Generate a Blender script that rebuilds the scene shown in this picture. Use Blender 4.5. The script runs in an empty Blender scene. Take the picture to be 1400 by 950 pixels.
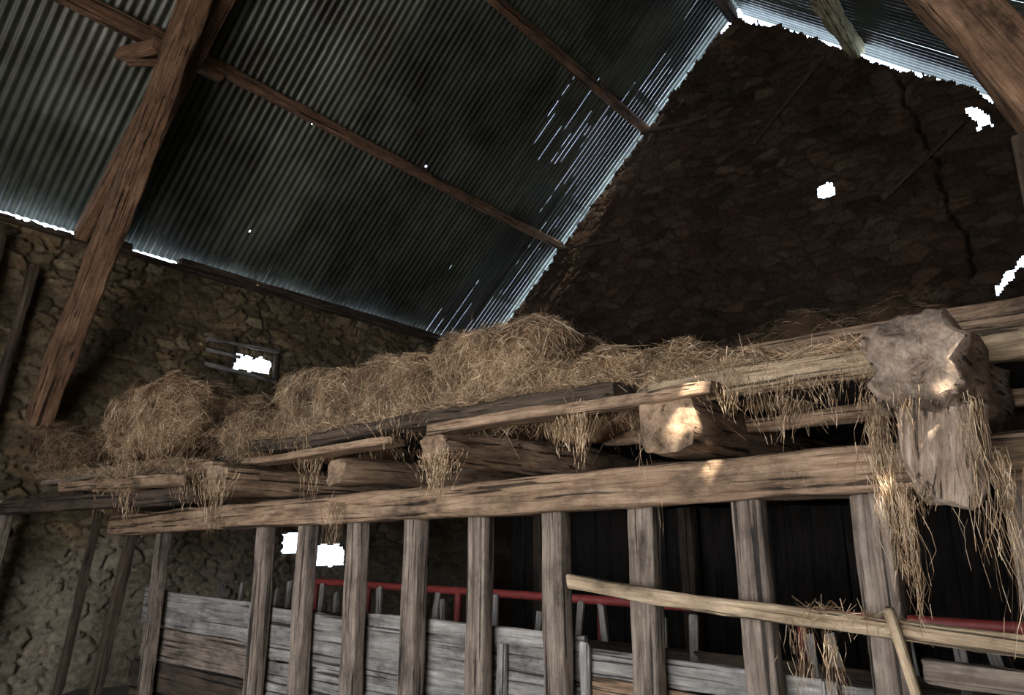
import bpy, math, random
import numpy as np
from mathutils import Vector, Matrix, noise
random.seed(7); RNG=np.random.default_rng(7)
S=bpy.context.scene
COL=S.collection
# ------------------------------------------------------------------ helpers
def link(o,parent=None):
    COL.objects.link(o)
    if parent: o.parent=parent
    return o
def empty(name):
    o=bpy.data.objects.new(name,None); o.empty_display_size=.2
    return link(o)
def mesh_obj(name,verts,faces,mat,parent=None,smooth=False,angle=None,cols=None):
    me=bpy.data.meshes.new(name); me.from_pydata(verts,[],faces); me.update()
    if smooth:
        me.polygons.foreach_set('use_smooth',[True]*len(me.polygons))
        if angle: me.set_sharp_from_angle(angle=math.radians(angle))
    if cols is not None:
        a=me.color_attributes.new('tint','FLOAT_COLOR','POINT')
        a.data.foreach_set('color',np.asarray(cols,dtype=np.float32).ravel())
    me.materials.append(mat)
    return link(bpy.data.objects.new(name,me),parent)
# ------------------------------------------------------------------ materials
def newmat(name):
    m=bpy.data.materials.new(name); m.use_nodes=True
    nt=m.node_tree; b=nt.nodes['Principled BSDF']
    return m,nt,b
def N(nt,t,**k):
    n=nt.nodes.new(t)
    for a,v in k.items(): setattr(n,a,v)
    return n
def ramp(nt,fac,stops):
    r=N(nt,'ShaderNodeValToRGB'); els=r.color_ramp.elements
    while len(els)<len(stops): els.new(.5)
    for e,(p,c) in zip(els,stops):
        e.position=p; e.color=(c[0],c[1],c[2],1) if not isinstance(c,(int,float)) else (c,c,c,1)
    nt.links.new(fac,r.inputs[0]); return r.outputs[0]
def mul(nt,a,b,f=1.0,bt='MULTIPLY'):
    m=N(nt,'ShaderNodeMix',data_type='RGBA',blend_type=bt)
    if hasattr(f,'links'): nt.links.new(f,m.inputs[0])
    else: m.inputs[0].default_value=f
    nt.links.new(a,m.inputs[6])
    if hasattr(b,'links'): nt.links.new(b,m.inputs[7])
    else: m.inputs[7].default_value=(*b,1)
    return m.outputs[2]
def objvec(nt,scale,rand=True):
    tc=N(nt,'ShaderNodeTexCoord'); v=tc.outputs['Object']
    mp=N(nt,'ShaderNodeMapping'); nt.links.new(v,mp.inputs[0]); mp.inputs['Scale'].default_value=scale
    if rand:
        oi=N(nt,'ShaderNodeObjectInfo'); mm=N(nt,'ShaderNodeMath',operation='MULTIPLY'); mm.inputs[1].default_value=57.
        nt.links.new(oi.outputs['Random'],mm.inputs[0])
        nt.links.new(mm.outputs[0],mp.inputs['Location'])
    return mp.outputs[0]
def noise_n(nt,vec,scale,detail=6,rough=.6,dist=0):
    n=N(nt,'ShaderNodeTexNoise'); n.inputs['Scale'].default_value=scale; n.inputs['Detail'].default_value=detail
    n.inputs['Roughness'].default_value=rough; n.inputs['Distortion'].default_value=dist
    nt.links.new(vec,n.inputs['Vector']); return n.outputs[0]
def bump(nt,b,h,strength,dist):
    bp=N(nt,'ShaderNodeBump'); bp.inputs['Strength'].default_value=strength; bp.inputs['Distance'].default_value=dist
    nt.links.new(h,bp.inputs['Height']); nt.links.new(bp.outputs[0],b.inputs['Normal'])
def wood(name,dark,mid,light,rough=.88):
    m,nt,b=newmat(name)
    v=objvec(nt,(.9,15,15)); g=noise_n(nt,v,2.2,10,.7,.8)
    c=ramp(nt,g,[(.28,dark),(.5,mid),(.72,light)])
    v2=objvec(nt,(1.3,2.4,2.4)); st=noise_n(nt,v2,2.3,8,.72)
    c=mul(nt,c,ramp(nt,st,[(.32,.25),(.47,.8),(.66,1.25)]))
    v3=objvec(nt,(.5,26,26)); cr=noise_n(nt,v3,1.6,3,.5,.2)
    crk=ramp(nt,cr,[(.36,.15),(.42,1.0)])
    c=mul(nt,c,crk)
    # end grain : broken fibres, checks and dirt
    ve=objvec(nt,(1,1,1)); ne=noise_n(nt,ve,15,10,.78,.8)
    wv=N(nt,'ShaderNodeTexWave',wave_type='RINGS',rings_direction='X'); wv.inputs['Scale'].default_value=14; wv.inputs['Distortion'].default_value=11
    wv.inputs['Detail'].default_value=5; wv.inputs['Detail Scale'].default_value=2.; nt.links.new(objvec(nt,(1,1,1),False),wv.inputs['Vector'])
    ce=ramp(nt,ne,[(.34,tuple(.6*x for x in dark)),(.45,mid),(.68,light)])
    ce=mul(nt,ce,ramp(nt,wv.outputs[0],[(0,.85),(.5,1.)]))
    ce=mul(nt,ce,ramp(nt,st,[(.38,.4),(.58,1.1)]))
    tc=N(nt,'ShaderNodeTexCoord'); sp=N(nt,'ShaderNodeSeparateXYZ'); nt.links.new(tc.outputs['Normal'],sp.inputs[0])
    ab=N(nt,'ShaderNodeMath',operation='ABSOLUTE'); nt.links.new(sp.outputs[0],ab.inputs[0])
    f=ramp(nt,ab.outputs[0],[(.55,0.),(.75,1.)])
    c=mul(nt,c,ce,f,'MIX')
    nt.links.new(c,b.inputs['Base Color']); b.inputs['Roughness'].default_value=rough
    b.inputs['Specular IOR Level'].default_value=.2
    ad=mul(nt,ramp(nt,g,[(0,0.),(1,1.)]),crk); ad=mul(nt,ad,ne,f,'MIX')
    bump(nt,b,ad,.9,.025)
    return m
M_post=wood('weathered_grey_wood',(.05,.036,.027),(.195,.148,.112),(.37,.295,.23))
M_beam=wood('hewn_oak',(.075,.042,.025),(.27,.172,.105),(.44,.31,.205))
M_joist=wood('bleached_joist_oak',(.08,.05,.034),(.29,.205,.145),(.50,.39,.30))
M_pale=wood('pale_debarked_pole',(.15,.10,.055),(.38,.27,.165),(.55,.43,.29))
M_dark=wood('dark_old_timber',(.02,.014,.010),(.065,.045,.03),(.12,.085,.058))
M_black=wood('near_black_boards',(.006,.005,.004),(.014,.011,.009),(.025,.02,.015))  # near black so the stall boarding carries the shade; loft planks share it
M_roofw=wood('brown_roof_timber',(.05,.027,.015),(.20,.11,.062),(.32,.20,.12))
M_yel=wood('yellow_log',(.14,.12,.07),(.40,.35,.20),(.60,.54,.36))
M_board=wood('grey_manger_board',(.08,.07,.062),(.235,.212,.185),(.41,.375,.335))

def stone(name,gain,base=(1,1,1)):
    m,nt,b=newmat(name)
    at=N(nt,'ShaderNodeAttribute'); at.attribute_name='tint'
    v=objvec(nt,(1,1,1),False); n=noise_n(nt,v,20,9,.75); n2=noise_n(nt,v,1.1,6,.65)
    c=mul(nt,at.outputs['Color'],ramp(nt,n,[(.25,.35),(.5,.95),(.75,1.6)]))
    c=mul(nt,c,ramp(nt,n2,[(.3,(.5,.49,.44)),(.5,(.9,.88,.83)),(.7,(1.2,1.15,1.08))]))
    c=mul(nt,c,tuple(gain*x for x in base))
    nt.links.new(c,b.inputs['Base Color']); b.inputs['Roughness'].default_value=.95
    b.inputs['Specular IOR Level'].default_value=.08
    bump(nt,b,n,1.,.03); return m
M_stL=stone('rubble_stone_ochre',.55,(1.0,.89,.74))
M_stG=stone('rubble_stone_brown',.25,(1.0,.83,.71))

def simple(name,col,rough=.9,metal=0,nsc=6,lo=.6,hi=1.25,bs=.3):
    m,nt,b=newmat(name); v=objvec(nt,(1,1,1)); n=noise_n(nt,v,nsc,8,.7)
    r=ramp(nt,n,[(.3,tuple(c*lo for c in col)),(.7,tuple(min(1,c*hi) for c in col))])
    nt.links.new(r,b.inputs['Base Color']); b.inputs['Roughness'].default_value=rough; b.inputs['Metallic'].default_value=metal
    bump(nt,b,n,bs,.02); return m
M_floor=simple('earth_and_litter_floor',(.12,.10,.08),nsc=4)
M_red=simple('red_painted_steel',(.24,.035,.03),.55,0,12)

def hay_mat(name,gain):
    m,nt,b=newmat(name); at=N(nt,'ShaderNodeAttribute'); at.attribute_name='tint'
    v=objvec(nt,(1,1,1),False); n=noise_n(nt,v,4.0,6,.7)
    c=mul(nt,at.outputs['Color'],ramp(nt,n,[(.32,.28*gain),(.5,.9*gain),(.65,1.25*gain)]))
    nt.links.new(c,b.inputs['Base Color']); b.inputs['Roughness'].default_value=.85
    b.inputs['Specular IOR Level'].default_value=.12; return m
M_hay=hay_mat('dry_hay',1.0)

def roofmat():
    m,nt,b=newmat('weathered_corrugated_steel')
    at=N(nt,'ShaderNodeAttribute'); at.attribute_name='tint'
    v=objvec(nt,(.7,9,.7),False); n=noise_n(nt,v,1.5,8,.7)
    v2=objvec(nt,(1,1,1),False); n2=noise_n(nt,v2,1.3,6,.65)
    c=ramp(nt,n,[(.3,(.042,.046,.037)),(.55,(.078,.086,.068)),(.75,(.13,.138,.11))])
    c=mul(nt,c,at.outputs['Color'])
    c=mul(nt,c,ramp(nt,n2,[(.35,(.36,.32,.27)),(.6,(1.,1.,1.))]))
    nt.links.new(c,b.inputs['Base Color'])
    b.inputs['Metallic'].default_value=.3; b.inputs['Specular IOR Level'].default_value=.4
    r=ramp(nt,n,[(.3,.5),(.8,.32)]); nt.links.new(r,b.inputs['Roughness'])
    bump(nt,b,n2,.15,.02); return m
M_roof=roofmat()
# ------------------------------------------------------------------ timber
_ts=[0]
def timber(name,p0,p1,w,h,mat,parent=None,e=7,rough=.008,bow=(0,0),t0=1,t1=1,endr=.02,roll=0,nseg=None):
    _ts[0]+=1; sd=_ts[0]*13.7
    p0=Vector(p0);p1=Vector(p1); d=p1-p0; L=d.length; X=d.normalized()
    Zr=Vector((0,0,1)) if abs(X.z)<.9 else Vector((0,-1,0))
    Y=Zr.cross(X).normalized(); Z=X.cross(Y)
    if roll:
        q=Matrix.Rotation(roll,3,X); Y=q@Y; Z=q@Z
    K=32 if rough>.012 else 24; n=nseg or max(6,int(L/.1)); V=[];F=[]
    for i in range(n+1):
        t=i/n; s=t0+(1-t0)*min(1,t*4) if t<.25 else (t1+(1-t1)*min(1,(1-t)*4) if t>.75 else 1)
        wob=1+rough*4*noise.noise(Vector((t*L*1.2,sd,0)))
        dome=.95 if i in(0,n) and rough>.012 else 1
        by=bow[0]*math.sin(math.pi*t)+rough*1.6*noise.noise(Vector((t*L*.9,sd,5)))
        bz=bow[1]*math.sin(math.pi*t)+rough*1.6*noise.noise(Vector((t*L*.9,sd,9)))
        for k in range(K):
            a=2*math.pi*(k+.5)/K; ca,sa=math.cos(a),math.sin(a)
            y=math.copysign(abs(ca)**(2/e),ca)*w/2*s*wob*dome; z=math.copysign(abs(sa)**(2/e),sa)*h/2*s*wob*dome
            nn=noise.noise(Vector((t*L*3,y*14+sd,z*14)))*rough+noise.noise(Vector((t*L*8,y*34,z*34+sd)))*rough*.6
            r=math.hypot(y,z) or 1
            y+=y/r*nn; z+=z/r*nn
            x=t*L
            if i in(0,n): x+=endr*noise.noise(Vector((y*7,z*7,sd)))*1.4
            V.append((x,y+by,z+bz))
    for i in range(n):
        for k in range(K):
            a=i*K+k;b=i*K+(k+1)%K
            F.append((a,a+K,b+K,b))
    for base,rev in((0,False),(n*K,True)):
        c=[V[base+k] for k in range(K)]; cy=sum(q[1] for q in c)/K; cz=sum(q[2] for q in c)/K; cx=sum(q[0] for q in c)/K
        sg=1 if rev else -1; prev=base
        for f_,bul in((.9,.25),(.72,.32),(.52,.34),(.34,.34),(.17,.34)):
            st=len(V)
            for q in c:
                y=cy+(q[1]-cy)*f_; z=cz+(q[2]-cz)*f_
                bx=cx+endr*noise.noise(Vector((y*7,z*7,sd)))*1.4 if f_<.9 else q[0]
                x=bx+endr*noise.noise(Vector((y*26,z*26,sd+3)))*.5+sg*endr*bul
                V.append((x,y,z))
            for k in range(K):
                k2=(k+1)%K; f=[prev+k,prev+k2,st+k2,st+k]
                if rev: f.reverse()
                F.append(tuple(f))
            prev=st
        V.append((cx+sg*endr*.34+endr*noise.noise(Vector((cy*7,cz*7,sd)))*1.4,cy,cz)); ce=len(V)-1
        for k in range(K):
            k2=(k+1)%K; g=[prev+k,prev+k2,ce]
            if rev: g.reverse()
            F.append(tuple(g))
    o=mesh_obj(name,V,F,mat,parent,True,42)
    o.matrix_local=Matrix(((X.x,Y.x,Z.x,p0.x),(X.y,Y.y,Z.y,p0.y),(X.z,Y.z,Z.z,p0.z),(0,0,0,1)))
    return o
def pipe(name,pts,r,mat,parent=None):
    cu=bpy.data.curves.new(name,'CURVE'); cu.dimensions='3D'; cu.bevel_depth=r; cu.bevel_resolution=4
    sp=cu.splines.new('POLY'); sp.points.add(len(pts)-1)
    for a,b in zip(sp.points,pts): a.co=(*b,1)
    cu.use_fill_caps=True; cu.materials.append(mat)
    return link(bpy.data.objects.new(name,cu),parent)
# ------------------------------------------------------------------ layout
XL=-8.6; XR=1.95; YG=9.83; YF=-3.0
XRI=-3.33; ZE=4.96; ZR=9.83; SL=(ZR-ZE)/(XRI-XL)
def roofz(x): return ZR-SL*abs(x-XRI)
# ------------------------------------------------------------------ stone walls (random rubble, displaced)
def rubble(name,a0,a1,z0,z1,tow,skip,mat,pal,cell=.025,sx=3.4,sz=7.2,recess=None,lime=None,amp=1.0,mort=.6):
    V=[];F=[];C=[]; idx={}
    na=int((a1-a0)/cell); nz=int((z1-z0)/cell); cc={}
    rnd=random.Random(5); M0=Vector(pal[0])*mort  # mortar darkened: shadow lines in the joints are put into its colour
    def vid(i,k):
        if (i,k) not in idx:
            a=a0+(a1-a0)*i/na; z=z0+(z1-z0)*k/nz
            wa=a+.05*noise.noise(Vector((a*2.2,z*2.2,4))); wz=z+.05*noise.noise(Vector((a*1.3,z*2.0,11)))+.008*noise.noise(Vector((a*12,z*12,2)))
            ds,ps=noise.voronoi(Vector((wa*sx,wz*sz,0.3)))
            f=ds[1]-ds[0]; key=(round(ps[0][0],3),round(ps[0][1],3),round(ps[0][2],3))
            if key not in cc:
                c=Vector(rnd.choice(pal))*rnd.uniform(.65,1.35); cc[key]=(c,rnd.uniform(-.02,.03),rnd.uniform(-.12,.12),rnd.uniform(-.5,.5))
            c,hh,ta,tz=cc[key]; t=min(1,max(0,(f-.02)/.10)); t=t*t*(3-2*t)
            cov=min(1,max(0,.4+1.8*noise.noise(Vector((a*1.1,z*1.1,60)))))   # patches of mortar render left over the stones
            lx=(wa*sx-ps[0][0])/sx; lz=(wz*sz-ps[0][1])/sz
            d=amp*(t*(.045+hh+ta*lx+tz*lz*.5)*(1-.5*cov)+.02*cov+.007*noise.noise(Vector((a*16,z*16,1))))
            col=M0.lerp(c,t*(1-.4*cov))
            if lime:
                l=lime(a,z); col=col.lerp(Vector((.60,.58,.54)),l)
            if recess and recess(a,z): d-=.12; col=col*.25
            idx[(i,k)]=len(V); V.append(tow(a,z,d)); C.append((col.x,col.y,col.z,1))
        return idx[(i,k)]
    for i in range(na):
        for k in range(nz):
            if skip(a0+(a1-a0)*(i+.5)/na,z0+(z1-z0)*(k+.5)/nz): continue
            F.append((vid(i,k),vid(i+1,k),vid(i+1,k+1),vid(i,k+1)))
    return mesh_obj(name,V,F,mat,cols=C,smooth=True)
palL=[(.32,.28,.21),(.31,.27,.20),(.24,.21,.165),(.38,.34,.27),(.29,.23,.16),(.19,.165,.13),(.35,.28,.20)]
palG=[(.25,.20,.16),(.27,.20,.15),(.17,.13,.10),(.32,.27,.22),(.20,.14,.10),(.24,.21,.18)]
def skipL(y,z):
    if z>4.6:
        top=4.87 if (1.2<y<2.78 or 3.28<y<3.9) else 4.94
        if z>top+.03*noise.noise(Vector((y*5,0,0)))+.015*noise.noise(Vector((y*17,0,0))): return True
    n=.03*noise.noise(Vector((y*9,z*9,0)))
    if 4.80+n<y<5.30+n and 3.70+n<z<3.89+n*2: return True       # loft loophole
    if 6.12+n<y<6.74+n and 1.17+n<z<1.44+n*2: return True
    if 5.72+n<y<5.98+n and 1.35+n<z<1.60+n: return True
    return False
def limeL(y,z):
    k=(1.65-z)/.7+.9*noise.noise(Vector((y*1.3,z*1.6,40))); return max(0,min(.7,k))
rubble('wall_left',0.6,YG,0,5.0,lambda a,z,d:(XL+d,a,z),skipL,M_stL,palL,lime=limeL,sx=4.2,sz=9.0,cell=.022)
rubble('wall_left',YF,0.65,0,4.96,lambda a,z,d:(XL+d-.02,a,z),lambda a,z:False,M_stL,palL,cell=.15)
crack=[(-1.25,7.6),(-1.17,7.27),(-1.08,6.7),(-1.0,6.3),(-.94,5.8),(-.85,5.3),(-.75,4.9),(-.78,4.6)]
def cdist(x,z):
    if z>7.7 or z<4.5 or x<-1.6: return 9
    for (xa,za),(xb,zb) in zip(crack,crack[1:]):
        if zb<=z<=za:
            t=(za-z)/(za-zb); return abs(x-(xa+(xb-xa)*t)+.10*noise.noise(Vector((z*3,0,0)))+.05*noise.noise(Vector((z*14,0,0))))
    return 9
def skipG(x,z):
    g=roofz(x)-z
    if g<.6:
        gap=.10+.10*noise.noise(Vector((x*5,2,0)))+.07*noise.noise(Vector((x*13,2,0)))
        if x>XRI: gap+=.03+.16*max(0,noise.noise(Vector((x*2.3,8,0))))
        if -1.65<x<-.95: gap+=.08
        if -3.6<x<-3.0: gap+=.12
        if g<gap: return True
    n=.05*noise.noise(Vector((x*8,z*8,0)))
    if abs(x+2.3)<.10+n and abs(z-6.22)<.10+n: return True
    if abs(x+.43+(z-6.62)*.3)<.075+n*1.5 and abs(z-6.62)<.16+n: return True
    if abs(x+.38)<.20 and abs(z-4.55-(x+.38)*.95)<.05+n*1.5: return True
    return False
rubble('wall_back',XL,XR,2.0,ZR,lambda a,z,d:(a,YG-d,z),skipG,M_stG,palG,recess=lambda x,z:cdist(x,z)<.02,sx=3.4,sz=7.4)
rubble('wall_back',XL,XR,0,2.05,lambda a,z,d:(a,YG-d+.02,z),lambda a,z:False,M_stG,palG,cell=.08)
rubble('wall_right',YF,YG,0,5.0,lambda a,z,d:(XR-d,a,z),lambda a,z:False,M_stL,palL,cell=.15)
def skipF(x,z): return z>roofz(x)-.05 or (-4.6<x<.8 and z<3.3)
rubble('wall_front',XL,XR,0,ZR,lambda a,z,d:(a,YF+d,z),skipF,M_stL,palL,cell=.12)
# floor
V=[];F=[]; nx,ny=90,110
for i in range(nx+1):
    for j in range(ny+1):
        x=XL-.3+(XR-XL+.6)*i/nx; y=YF-3+(YG-YF+3.3)*j/ny
        V.append((x,y,.05*noise.noise(Vector((x*1.3,y*1.3,0)))+.02*noise.noise(Vector((x*6,y*6,0)))))
for i in range(nx):
    for j in range(ny):
        a=i*(ny+1)+j; F.append((a,a+ny+1,a+ny+2,a+1))
mesh_obj('floor',V,F,M_floor,smooth=True)
# ------------------------------------------------------------------ corrugated roof
def roof_side(name,side,x_e,yend,pins,rects,slit):
    V=[];F=[];C=[]; P=.09; SPC=8
    slen=abs(x_e-XRI)*math.sqrt(1+SL*SL); sw=P*9; rowL=2.05
    dirv=Vector((-side,0,-SL)).normalized(); nrm=Vector((-SL*side,0,1)).normalized()
    nrow=math.ceil(slen/rowL); ny=math.ceil((yend-YF)/sw)
    for r in range(nrow):
        for c in range(ny):
            s0=r*rowL-(.12 if r else 0); s1=min(slen,(r+1)*rowL)
            y0=yend-(c+1)*sw-.05; lift=(.006 if c%2 else 0)+(nrow-r)*.007
            n0=9*SPC+4
            ss=set([s0,s1]); k=s0
            while k<s1: ss.add(k); k+=.09 if c<4 else .18
            for (py,ps) in pins:
                if s0<ps<s1 and y0<py<y0+sw: ss.add(ps-.014); ss.add(ps+.014)
            if any(y0-.2<q[0]<y0+sw+.3 and s0-.2<q[1]<s1+.2 for q in rects):
                k=s0
                while k<s1: ss.add(k); k+=.02
            ss=sorted(ss); t=random.uniform(.65,1.25); tt=(t*random.uniform(.95,1.05),t,t*random.uniform(.92,1.04),1)
            b=len(V); sk=random.uniform(-.006,.006)
            cols_=[y0+i*P/SPC for i in range(n0+1)]
            for s in ss:
                for i in range(n0+1):
                    y=cols_[i]+sk*(s-s0)
                    if i%SPC==5: y-=P/SPC*.66        # narrow crest strip, cut out near the verge to imitate bright glints
                    amp=.0105*math.cos(2*math.pi*y/P)
                    p=Vector((XRI,0,ZR))+dirv*s+nrm*(amp+lift+.008*noise.noise(Vector((s*1.2,y*1.5,side))))
                    V.append((p.x,y,p.z)); C.append(tt)
            W=n0+1
            for q in range(len(ss)-1):
                sm=(ss[q]+ss[q+1])/2
                for i in range(n0):
                    ym=y0+(i+.5)*P/SPC
                    if any(abs(ym-py)<.012 and abs(sm-ps)<.014 for py,ps in pins): continue
                    if any(abs(ym-ry)<rw/2 and abs(sm-rs)<rh/2 for ry,rs,rw,rh in rects): continue
                    if i%SPC==4 and c<3:
                        dd=YG-ym
                        if .6*noise.noise(Vector((sm*.75+side*9,round(ym/P)*1.17,sm*.2)))+.55*noise.noise(Vector((sm*.5,4,side)))+.15*noise.noise(Vector((sm*6,round(ym/P)*1.7,side)))>slit[0]+dd*slit[1]: continue
                    a=b+q*W+i; F.append((a,a+1,a+W+1,a+W))
    return mesh_obj(name,V,F,M_roof,smooth=True,cols=C)
def on_left(y,x): return (y,abs(x-XRI)*math.sqrt(1+SL*SL))
pins=[on_left(2.6,-7.0),on_left(4.58,-6.9),on_left(5.05,-6.87),on_left(6.4,-6.75),on_left(4.55,-8.1),on_left(7.0,-6.9)]
roof_side('corrugated_roof_left',1,XL-.04,YG+.14,pins,[],(-.24,.38))
SUN=Vector((.45,-.5,.74)).normalized()
def sunhole(x,y,z,w,h):
    p=Vector((x,y,z)); den=SUN.z+SL*SUN.x
    t=(ZR-SL*(x-XRI)-z)/den; q=p+SUN*t
    return (q.y,(q.x-XRI)*math.sqrt(1+SL*SL),w,h)
rects=[sunhole(-1.40,2.92,2.10,.17,.09),sunhole(-1.50,3.1,1.84,.08,.05),sunhole(-1.36,3.1,1.88,.07,.045),sunhole(-.80,3.05,1.24,.05,.04),sunhole(-1.0,3.1,1.0,.06,.04)]
roof_side('corrugated_roof_right',-1,XR+.1,YG+.35,[],rects,(.35,.8))
V=[];F=[]
for j in range(2):
    y=(YF,YG+.15)[j]
    for dx in (-.3,-.02,.02,.3): V.append((XRI+dx,y,ZR+.06-abs(dx)*SL))
for i in range(3): F.append((i,i+1,i+5,i+4))
mesh_obj('ridge_sun_blocker',V,F,M_roof,cols=[(1,1,1,1)]*8)  # unseen ridge sheet, added to block sun leaking through the ridge gap
# ------------------------------------------------------------------ roof carpentry
def purl(x,w,h,mat,y0=-2.9,y1=YG-.05,e=7,drop=.02,**k):
    z=roofz(x)-h/2-drop
    return timber('roof_purlin',(x,y0,z),(x,y1,z),w,h,mat,e=e,**k)
purl(-6.78,.10,.13,M_roofw,bow=(0,-.03),y0=2.5)
timber('roof_purlin',(-6.80,-2.9,roofz(-6.8)-.13),(-6.80,3.3,roofz(-6.8)-.13),.14,.18,M_roofw)
purl(-5.0,.12,.14,M_roofw,bow=(0,-.02))
purl(-3.36,.16,.16,M_dark,drop=.12)
purl(-1.72,.26,.26,M_yel,e=2.2,drop=.05,rough=.03)
purl(.3,.16,.18,M_dark)
for (a,b) in((-2.9,1.2),(3.9,YG-.06)): timber('wall_plate',(XL+.09,a,ZE-.075),(XL+.09,b,ZE-.075),.12,.09,M_dark)
timber('wall_plate',(XL+.09,2.76,ZE-.075),(XL+.09,3.3,ZE-.075),.12,.09,M_dark)
timber('wall_plate',(XL+.13,-2.9,4.79),(XL+.13,9.7,4.81),.07,.05,M_dark)
tr=empty('roof_truss')
TY=2.8
timber('principal_rafter_left',(-8.40,TY+.1,4.72),(-3.4,TY+.1,9.36),.16,.22,M_roofw,tr,rough=.012)
timber('strut_left',(-8.44,TY-.08,4.82),(-6.15,TY-.08,6.62),.13,.17,M_roofw,tr,rough=.012)
timber('cruck_blade_left',(-8.36,TY-.2,2.72),(-5.68,TY-.2,7.22),.22,.27,M_roofw,tr,rough=.02,bow=(0,-.04))
timber('purlin_cleat',(-7.0,TY-.38,6.28),(-6.60,TY+.2,6.42),.13,.12,M_roofw,tr)
timber('purlin_cleat_2',(-7.35,TY-.42,6.45),(-6.4,TY-.36,6.15),.09,.12,M_roofw,tr)
tr2=empty('roof_truss')
timber('cruck_blade_right',(.61,4.2,2.3),(-1.0,4.2,6.6),.28,.33,M_roofw,tr2,rough=.02)
timber('principal_rafter_right',(1.85,4.42,4.75),(-3.2,4.42,9.35),.14,.22,M_dark,tr2)
timber('loft_post',(-.01,3.55,2.35),(-.01,3.55,3.25),.10,.10,M_dark)
timber('wall_peg',(-6.72,YG-.25,6.42),(-5.6,YG-.08,6.36),.06,.06,M_dark,e=2)
timber('wall_peg',(-5.0,YG-.25,8.05),(-3.9,YG-.08,8.0),.07,.07,M_dark,e=2)
timber('wall_peg',(-3.2,YG-.12,7.25),(-2.1,YG-.1,8.25),.05,.05,M_dark,e=2)
timber('wall_peg',(-1.5,YG-.12,5.9),(-.6,YG-.1,6.6),.05,.05,M_dark,e=2)
# ------------------------------------------------------------------ hay rack: beam + uprights
rk=empty('hay_rack')
timber('head_beam',(-7.6,3.2,1.68),(.9,3.2,1.90),.2,.19,M_beam,rk,rough=.014,bow=(0,-.01))
xs=[-6.68,-5.04,-4.51,-3.95,-3.38,-2.85,-2.31,-1.774,-1.24,-.73,-.217,.32]
for i,x in enumerate(xs):
    zt=1.70+(x+7.6)/8.5*.2-.09
    timber('upright_%d'%(i+1),(x+random.uniform(-.02,.02),3.22,-.02),(x,3.22,zt),.138 if i else .11,.10,M_post,rk,rough=.007)
timber('upright_13',(-7.55,3.15,-.02),(-7.28,3.2,1.60),.10,.09,M_dark,rk)
timber('upright_14',(-8.0,3.0,-.02),(-7.72,3.05,1.8),.07,.07,M_dark,rk)
timber('upright_15',(-8.35,2.3,-.02),(-8.25,2.42,1.80),.16,.12,M_post,rk)
timber('side_rail',(-8.45,2.35,1.83),(-5.6,2.92,1.90),.14,.13,M_dark,rk,rough=.012)
# ------------------------------------------------------------------ joists
def joist(x,y0,w,h,zb,mat=M_joist,**k):
    return timber('loft_joist',(x,y0,zb+h/2),(x+.03,YG-.15,zb+h/2+.02),w,h,mat,**k)
joist(-.39,2.50,.28,.31,1.985,rough=.045,endr=.055,e=3.2,nseg=110)
joist(-1.48,2.93,.28,.25,1.945,M_beam,rough=.02,endr=.02,e=4.5)
joist(-2.72,2.70,.36,.25,1.91,M_beam,rough=.03,endr=.04,e=3.2,t0=.62)
joist(-3.95,3.0,.26,.22,1.89,M_beam,rough=.02,endr=.03,e=4,t0=.8)
joist(-5.10,2.80,.34,.24,1.87,M_beam,rough=.025,endr=.03,e=3.5,t0=.85)
joist(-6.75,2.75,.34,.22,1.85,M_beam,rough=.025,endr=.03,e=3.5,t0=.8)
joist(-7.9,2.9,.24,.2,1.84,M_dark)
joist(.75,3.0,.26,.26,1.97,M_dark)
timber('broken_timber_knee',(-.37,2.66,2.02),(-.41,2.70,1.71),.21,.17,M_joist,rough=.05,endr=.035,e=3,t1=.75,nseg=30)
# loft planks + poles on the joists
lf=empty('loft_floor')
y=3.2;i=0
while y<YG-.4:
    w=random.uniform(.2,.3)
    timber('plank_%d'%i,(-8.45,y+w/2,2.215),(1.8,y+w/2,2.245),w,.04,M_black,lf,nseg=30,rough=.004); y+=w+.002; i+=1
timber('edge_plank',(-4.95,3.06,2.235),(-1.75,3.06,2.28),.22,.085,M_dark,lf,rough=.02)
timber('edge_plank_2',(-3.0,2.98,2.19),(-1.25,2.98,2.225),.14,.06,M_beam,lf,rough=.015)
timber('edge_plank_3',(-6.9,2.95,2.12),(-5.4,3.02,2.12),.2,.06,M_beam,lf,rough=.015)
timber('edge_plank_4',(-4.9,2.95,2.12),(-3.3,2.95,2.14),.18,.05,M_beam,lf,rough=.015)
timber('edge_plank_5',(-8.3,2.8,2.1),(-6.2,2.85,2.14),.2,.05,M_post,lf,rough=.015)
timber('edge_plank_6',(-7.4,2.62,2.02),(-5.5,2.7,2.0),.16,.09,M_beam,lf,rough=.02)
timber('split_pole',(-1.62,3.1,2.245),(.6,3.1,2.30),.13,.125,M_pale,lf,e=3,rough=.016)
timber('split_pole_2',(-2.2,3.6,2.13),(.6,3.6,2.15),.1,.08,M_beam,lf,e=3,rough=.016)
timber('split_pole_3',(-2.4,4.0,2.56),(1.6,4.0,2.66),.15,.13,M_beam,lf,e=4,rough=.018)
timber('split_pole_4',(-.9,3.6,2.45),(1.6,3.6,2.45),.13,.12,M_beam,lf,e=4,rough=.018)
timber('split_pole_5',(-2.1,3.35,2.34),(.2,3.35,2.36),.12,.10,M_beam,lf,e=4,rough=.018)
timber('bearer',(-2.2,3.9,2.3),(-2.2,4.2,2.5),.12,.3,M_dark,lf)
timber('bearer_2',(1.2,3.5,2.3),(1.2,4.1,2.32),.2,.35,M_dark,lf)
timber('bearer_3',(-.3,3.5,2.28),(-.3,4.1,2.30),.14,.30,M_dark,lf)
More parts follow.
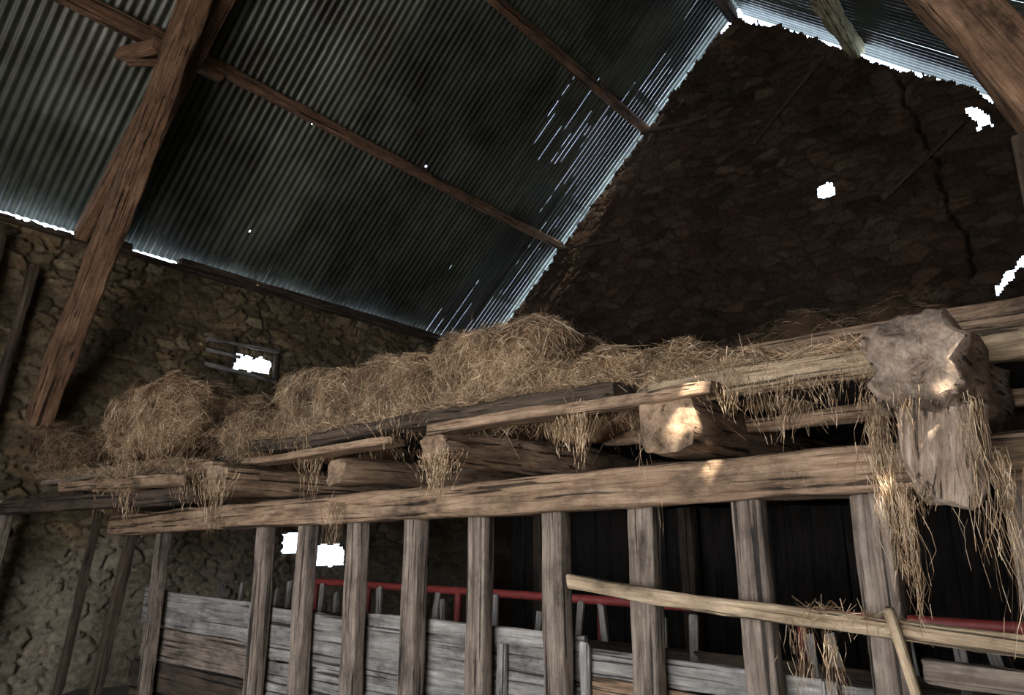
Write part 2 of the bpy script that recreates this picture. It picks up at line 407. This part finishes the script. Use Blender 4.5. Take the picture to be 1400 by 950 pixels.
# ------------------------------------------------------------------ manger
mg=empty('feed_manger')
def board(x0,x1,zt,h,y,mat=M_board,dz=0,th=.035,nm='board'):
    timber(nm,(x0,y,zt-h/2),(x1,y+random.uniform(-.01,.01),zt-h/2+dz),th,h,mat,mg,e=12,rough=.009,nseg=24,endr=.012)
board(-7.15,-5.25,1.10,.30,3.34,dz=-.02)
board(-7.1,-5.0,.78,.26,3.34,M_post,dz=-.01)
board(-5.3,-4.05,1.06,.36,3.31,dz=-.01)
board(-4.1,-2.2,1.08,.42,3.33,dz=-.0)
board(-5.3,-3.6,.68,.25,3.33)
board(-3.6,-2.1,.64,.3,3.33)
board(-2.2,-1.02,1.03,.13,3.33,dz=-.02)
board(-2.15,-1.0,.89,.14,3.32,M_beam,dz=-.02)
board(-2.15,-.6,.74,.16,3.33)
board(-1.05,.9,1.0,.16,3.36,dz=.0)
board(-1.05,.9,.80,.2,3.36,dz=.0)
for i in range(4): board(-7.2,.9,.5-i*.13,.125,3.34,M_dark)
for x in (-4.08,-2.75,-2.2,-1.0):
    timber('stave',(x,3.295,.2),(x+.01,3.295,1.02+random.uniform(-.05,.06)),.06,.03,M_board,mg,e=8)
board(-7.2,1.2,.95,.3,4.05,M_dark)
timber('manger_floor',(-7.2,3.7,.55),(1.2,3.7,.55),.7,.04,M_dark,mg)
x=-7.0
while x<1.1:
    timber('picket',(x,4.0,.55),(x+random.uniform(-.12,.05),4.02+.05,1.13+random.uniform(-.06,.05)),.05,.025,M_board,mg,e=8,nseg=6)
    x+=random.choice((.17,.2,.23,.3))
rr=empty('red_feed_rail')
pipe('rail',[(-6.3,4.6,1.135),(1.5,4.6,1.135)],.032,M_red,rr)
pipe('rail_lower',[(-6.3,4.62,.75),(1.5,4.62,.75)],.025,M_red,rr)
for x in (-6.25,-5.45,-4.3,-2.9,-1.5,-.1,1.3): pipe('leg',[(x,4.6,1.13),(x-.05,4.62,-.02)],.03,M_red,rr)
# wire netting fixed between the last uprights
wm=empty('wire_netting')
M_wire=simple('galvanised_wire',(.22,.21,.20),.5,.6,10)
for i in range(12): pipe('wire_v',[(-.66+i*.035,3.29,.55),(-.66+i*.035,3.29,.92)],.0015,M_wire,wm)
for i in range(11): pipe('wire_h',[(-.67,3.288,.56+i*.035),(-.26,3.288,.56+i*.035)],.0015,M_wire,wm)
sp_=empty('stall_shade_boarding')  # added boarding, coloured almost black to stand in for shade behind the manger
x=-5.6;i=0
while x<1.8:
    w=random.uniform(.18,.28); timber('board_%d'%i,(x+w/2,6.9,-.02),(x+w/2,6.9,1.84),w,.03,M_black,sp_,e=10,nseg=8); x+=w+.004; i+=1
for x in (-5.0,-3.2,-1.4,.4): timber('post_%d'%int(x*10+60),(x,6.7,-.02),(x,6.7,1.84),.15,.15,M_dark,sp_)
# loose poles in front of the rack
timber('loose_wooden_pole',(-2.13,3.08,1.37),(-.1,3.05,1.225),.05,.07,M_pale,e=4,rough=.012,bow=(0,-.01))
timber('loose_wooden_stick',(-.66,3.0,1.33),(-.56,3.1,.7),.03,.045,M_pale,e=4,rough=.01)
timber('loose_wooden_rail',(-.6,3.12,1.12),(.7,3.12,1.09),.04,.09,M_post,e=5,rough=.01)
timber('leaning_pole',(-8.35,1.9,0),(-8.45,2.35,4.35),.10,.10,M_dark,e=2.4,rough=.015)
timber('leaning_pole',(-8.2,1.6,0),(-8.44,2.0,4.6),.12,.12,M_dark,e=2.4,rough=.015)
sh=empty('loophole_shutter')
for i,(za,zb) in enumerate([(3.99,4.04),(3.84,3.86),(3.66,3.62)]):
    timber('slat_%d'%i,(XL+.12,4.35,za),(XL+.14,5.35 if i!=1 else 4.8,zb-.03),.03,.05,M_board,sh,e=8)
timber('frame',(XL+.08,4.72,3.55),(XL+.08,4.72,4.08),.05,.06,M_dark,sh)
timber('frame_2',(XL+.08,5.36,3.55),(XL+.08,5.36,4.0),.05,.06,M_dark,sh)
# ------------------------------------------------------------------ hay
def strips(name,P,D,L,W,bend,mat,cols,parent=None):
    n=len(P); R=RNG.normal(size=(n,3)); Wd=np.cross(D,R); Wd/=np.linalg.norm(Wd,axis=1)[:,None]+1e-9
    Wd*=W[:,None]/2; p1=P+D*L[:,None]*.5+bend*.25; p2=P+D*L[:,None]+bend
    V=np.stack([P-Wd,P+Wd,p1-Wd,p1+Wd,p2-Wd*.6,p2+Wd*.6],1).reshape(-1,3).astype(np.float32)
    b=np.arange(n)[:,None]*6
    Fq=np.concatenate([b+np.array([[0,1,3,2]]),b+np.array([[2,3,5,4]])],1).reshape(-1)
    me=bpy.data.meshes.new(name); me.vertices.add(6*n); me.vertices.foreach_set('co',V.ravel())
    me.loops.add(8*n); me.loops.foreach_set('vertex_index',Fq.astype(np.int32))
    me.polygons.add(2*n); me.polygons.foreach_set('loop_start',(np.arange(2*n)*4).astype(np.int32))
    me.update(calc_edges=True); me.validate()
    a=me.color_attributes.new('tint','FLOAT_COLOR','POINT')
    c=np.concatenate([np.repeat(cols,6,axis=0),np.ones((6*n,1))],1).astype(np.float32)
    a.data.foreach_set('color',c.ravel()); me.materials.append(mat)
    return link(bpy.data.objects.new(name,me),parent)
HC=np.array([(.36,.235,.135),(.45,.31,.185),(.27,.165,.09),(.55,.41,.27),(.18,.11,.06)])
def haycol(n,g=1.0): return HC[RNG.integers(0,len(HC),n)]*RNG.uniform(.6,1.15,(n,1))*g
def hay(name,c,r,n,e=3.6,g=1.0,seed=0,droop=.6,na=1.0):
    c=np.array(c);r=np.array(r)
    root=empty(name)
    def surf(d):
        k=(np.abs(d/r)**e).sum(1)**(-1/e); p=d*k[:,None]
        nn=np.sign(p)*np.abs(p/r)**(e-1)/r; nn/=np.linalg.norm(nn,axis=1)[:,None]
        q=np.array([.15*na*noise.noise(Vector((x[0]*3+seed,x[1]*3,x[2]*3.5)))+.09*noise.noise(Vector((x[0]*5+seed,x[1]*7,x[2]*16))) for x in (p+c)])
        return p+nn*q[:,None]+c,nn
    nu,nv=48,30; D=[]
    for j in range(nv+1):
        for i in range(nu):
            th=math.pi*j/nv; ph=2*math.pi*i/nu
            D.append((math.sin(th)*math.cos(ph)+1e-6,math.sin(th)*math.sin(ph)+1e-6,math.cos(th)))
    P,_=surf(np.array(D)*r); P=c+(P-c)*.95
    Fc=[(j*nu+i,(j+1)*nu+i,(j+1)*nu+(i+1)%nu,j*nu+(i+1)%nu) for j in range(nv) for i in range(nu)]
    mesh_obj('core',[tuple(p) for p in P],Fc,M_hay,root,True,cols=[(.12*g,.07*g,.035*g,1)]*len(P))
    d=RNG.normal(size=(n*2,3))*r; P,nn=surf(d)
    keep=(nn[:,2]>-.85)&(nn[:,1]<.5); P=P[keep][:n];nn=nn[keep][:n]; n=len(P)
    T=RNG.normal(size=(n,3)); T[:,2]*=.8; T-= (T*nn).sum(1)[:,None]*nn; T/=np.linalg.norm(T,axis=1)[:,None]
    Dv=T+nn*RNG.uniform(-.2,.45,(n,1)); front=np.clip(-nn[:,1],0,1)
    Dv[:,2]-=front*droop*RNG.random(n)*1.5; Dv/=np.linalg.norm(Dv,axis=1)[:,None]
    L=RNG.uniform(.03,.13,n)+(RNG.random(n)<.12)*RNG.uniform(.05,.17,n); W=RNG.uniform(.0016,.0034,n)
    bend=np.zeros((n,3)); bend[:,2]=-L*RNG.uniform(0,.45,n); bend[:,:2]=RNG.normal(size=(n,2))*L[:,None]*.15
    strips('straw',P-Dv*L[:,None]*.4,Dv,L,W,bend,M_hay,haycol(n,g),root)
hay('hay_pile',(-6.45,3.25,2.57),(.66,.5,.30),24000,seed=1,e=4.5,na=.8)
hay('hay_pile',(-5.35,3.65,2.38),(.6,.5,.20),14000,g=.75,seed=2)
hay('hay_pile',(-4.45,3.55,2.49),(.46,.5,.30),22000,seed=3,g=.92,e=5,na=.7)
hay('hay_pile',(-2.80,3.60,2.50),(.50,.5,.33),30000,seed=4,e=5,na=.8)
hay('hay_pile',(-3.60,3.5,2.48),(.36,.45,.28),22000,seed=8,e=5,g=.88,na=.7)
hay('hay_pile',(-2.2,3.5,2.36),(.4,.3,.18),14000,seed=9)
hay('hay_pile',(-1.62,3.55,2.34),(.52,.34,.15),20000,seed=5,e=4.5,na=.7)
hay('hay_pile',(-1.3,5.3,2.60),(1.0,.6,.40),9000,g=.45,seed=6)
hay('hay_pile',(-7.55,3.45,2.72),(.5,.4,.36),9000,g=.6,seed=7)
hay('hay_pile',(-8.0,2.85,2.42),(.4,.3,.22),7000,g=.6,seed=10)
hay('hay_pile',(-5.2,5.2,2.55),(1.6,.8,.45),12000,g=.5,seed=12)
# loose straw hanging in tufts
def hang(x,y,z,L,n,sp=.05,g=1.0,seg=8,w=.0028,cl=1.0,wob=.3):
    P=[];D=[];LL=[]
    for i in range(n):
        p=np.array([x+random.gauss(0,sp),y+random.gauss(0,sp*.6),z+random.uniform(-.02,.06)])
        l=L*(random.random()**1.6*.9+.12)/seg
        d=np.array([random.gauss(0,wob),random.gauss(0,wob),-1.0])
        for s in range(seg):
            d=d*.6+np.array([random.gauss(0,wob)+(x-p[0])*cl*3,random.gauss(0,wob)+(y-p[1])*cl*2,-.7]); dd=d/np.linalg.norm(d)
            P.append(p.copy());D.append(dd);LL.append(l); p=p+dd*l
    n=len(P); return np.array(P),np.array(D),np.array(LL),np.full(n,w),haycol(n,g)
def tuft(lst,name='hanging_straw'):
    A=[hang(*a[0:5],**(a[5] if len(a)>5 else {})) for a in lst]
    P,D,L,W,Cc=[np.concatenate([a[i] for a in A]) for i in range(5)]
    strips(name,P,D,L,W,np.zeros_like(P),M_hay,Cc)
tuft([(-.55,2.66,2.0,.45,170,dict(sp=.022,w=.0018)),(-.54,2.62,1.82,.45,100,dict(sp=.02,w=.0018,cl=2)),(-.49,2.6,1.70,.45,120,dict(sp=.012,w=.0018,cl=3)),
      (-.42,2.49,2.03,.25,50,dict(sp=.06,w=.0016)),(-.44,2.6,1.74,.14,50,dict(sp=.04,w=.0016)),
      (-.27,2.56,1.97,.6,60,dict(sp=.02,w=.0018)),(-.22,2.62,1.80,.70,60,dict(sp=.015,w=.0018,cl=2.5)),(-.16,2.66,1.5,.4,40,dict(sp=.01,w=.0018,cl=2.5))])
tuft([(-6.3,2.72,2.15,.5,320,dict(sp=.2)),(-5.6,2.85,2.1,.35,140,dict(sp=.1)),(-5.05,2.76,2.0,.45,160,dict(sp=.1)),(-6.75,2.7,2.1,.4,140,dict(sp=.12)),(-6.0,2.85,2.4,.5,200,dict(sp=.3))])
tuft([(-4.2,3.0,2.2,.45,110,dict(sp=.1)),(-4.0,3.05,1.75,.3,70,dict(sp=.06)),(-2.68,2.68,1.97,.2,220,dict(sp=.07)),(-1.95,2.95,2.2,.33,100,dict(sp=.05)),(-2.1,3.0,2.2,.25,60,dict(sp=.05)),(-3.3,2.95,2.3,.25,120,dict(sp=.35)),(-4.6,2.95,2.3,.25,100,dict(sp=.3))])
tuft([(-1.62,2.95,2.0,.95,7,dict(sp=.01,w=.002)),(-1.0,3.02,2.22,.3,110,dict(sp=.1,w=.002)),(-.75,3.02,2.22,.25,110,dict(sp=.12,w=.002)),(-1.2,3.0,2.27,.22,130,dict(sp=.12,w=.002)),(-.62,3.0,2.3,.3,30,dict(sp=.05,w=.002)),(-1.0,3.05,1.22,.45,40,dict(sp=.03,w=.002)),(-.88,3.0,1.2,.5,40,dict(sp=.02,w=.002)),(-.9,3.0,1.86,.12,40,dict(sp=.2,w=.0016))])
def strew(x0,x1,y0,y1,z0,z1,n,g=1.0,w=.003):
    P=np.stack([RNG.uniform(x0,x1,n),RNG.uniform(y0,y1,n),np.zeros(n)],1); t=(P[:,0]-x0)/(x1-x0); P[:,2]=z0+(z1-z0)*t+RNG.uniform(0,.03,n)
    D=RNG.normal(size=(n,3)); D[:,2]=D[:,2]*.35-.1; D/=np.linalg.norm(D,axis=1)[:,None]
    L=RNG.uniform(.04,.16,n); B=np.zeros((n,3)); B[:,2]=-L*RNG.uniform(0,.5,n)
    strips('scattered_straw',P-D*L[:,None]*.5,D,L,RNG.uniform(w*.6,w,n),B,M_hay,haycol(n,g))
strew(-1.6,-.5,3.0,3.2,2.30,2.34,1500,w=.0025); strew(-5.0,-1.7,2.97,3.2,2.31,2.34,4000); strew(-7.6,-5.5,2.7,3.0,2.13,2.15,3000)
strew(-.98,-.6,3.0,3.1,1.30,1.27,220,w=.0022); strew(-8.4,-7,2.6,3.1,2.15,2.15,1500,.7)
# ------------------------------------------------------------------ world, lamps
w=bpy.data.worlds.new('daylight_sky'); S.world=w; w.use_nodes=True
bg=w.node_tree.nodes['Background']; bg.inputs[0].default_value=(.64,.79,1.0,1); bg.inputs[1].default_value=9.0
def area(name,loc,target,sx,sy,e,col):
    l=bpy.data.lights.new(name,'AREA'); l.shape='RECTANGLE'; l.size=sx; l.size_y=sy; l.energy=e; l.color=col
    o=link(bpy.data.objects.new(name,l)); o.location=loc
    o.rotation_euler=(Vector(target)-Vector(loc)).to_track_quat('-Z','Y').to_euler(); return o
area('doorway_daylight',(-1.9,YF-.05,1.7),(-1.9,3.2,1.8),5.2,3.0,350,(1,.91,.81))
sl=bpy.data.lights.new('sun','SUN'); sl.energy=32; sl.angle=.006; sl.color=(1,.93,.8)
so=link(bpy.data.objects.new('sun',sl)); so.rotation_euler=SUN.to_track_quat('Z','Y').to_euler(); so.location=(6,-6,12)
# ------------------------------------------------------------------ camera
yaw=math.radians(39.0); p=math.radians(14.6)
Fv=Vector((-math.sin(yaw)*math.cos(p),math.cos(yaw)*math.cos(p),math.sin(p)))
cam=bpy.data.cameras.new('camera'); cam.sensor_width=36; cam.lens=975/1400*36; cam.clip_start=.05
co=link(bpy.data.objects.new('camera',cam)); co.location=(0,0,1.6); co.rotation_euler=Fv.to_track_quat('-Z','Y').to_euler()
S.camera=co
S.view_settings.view_transform='Standard'
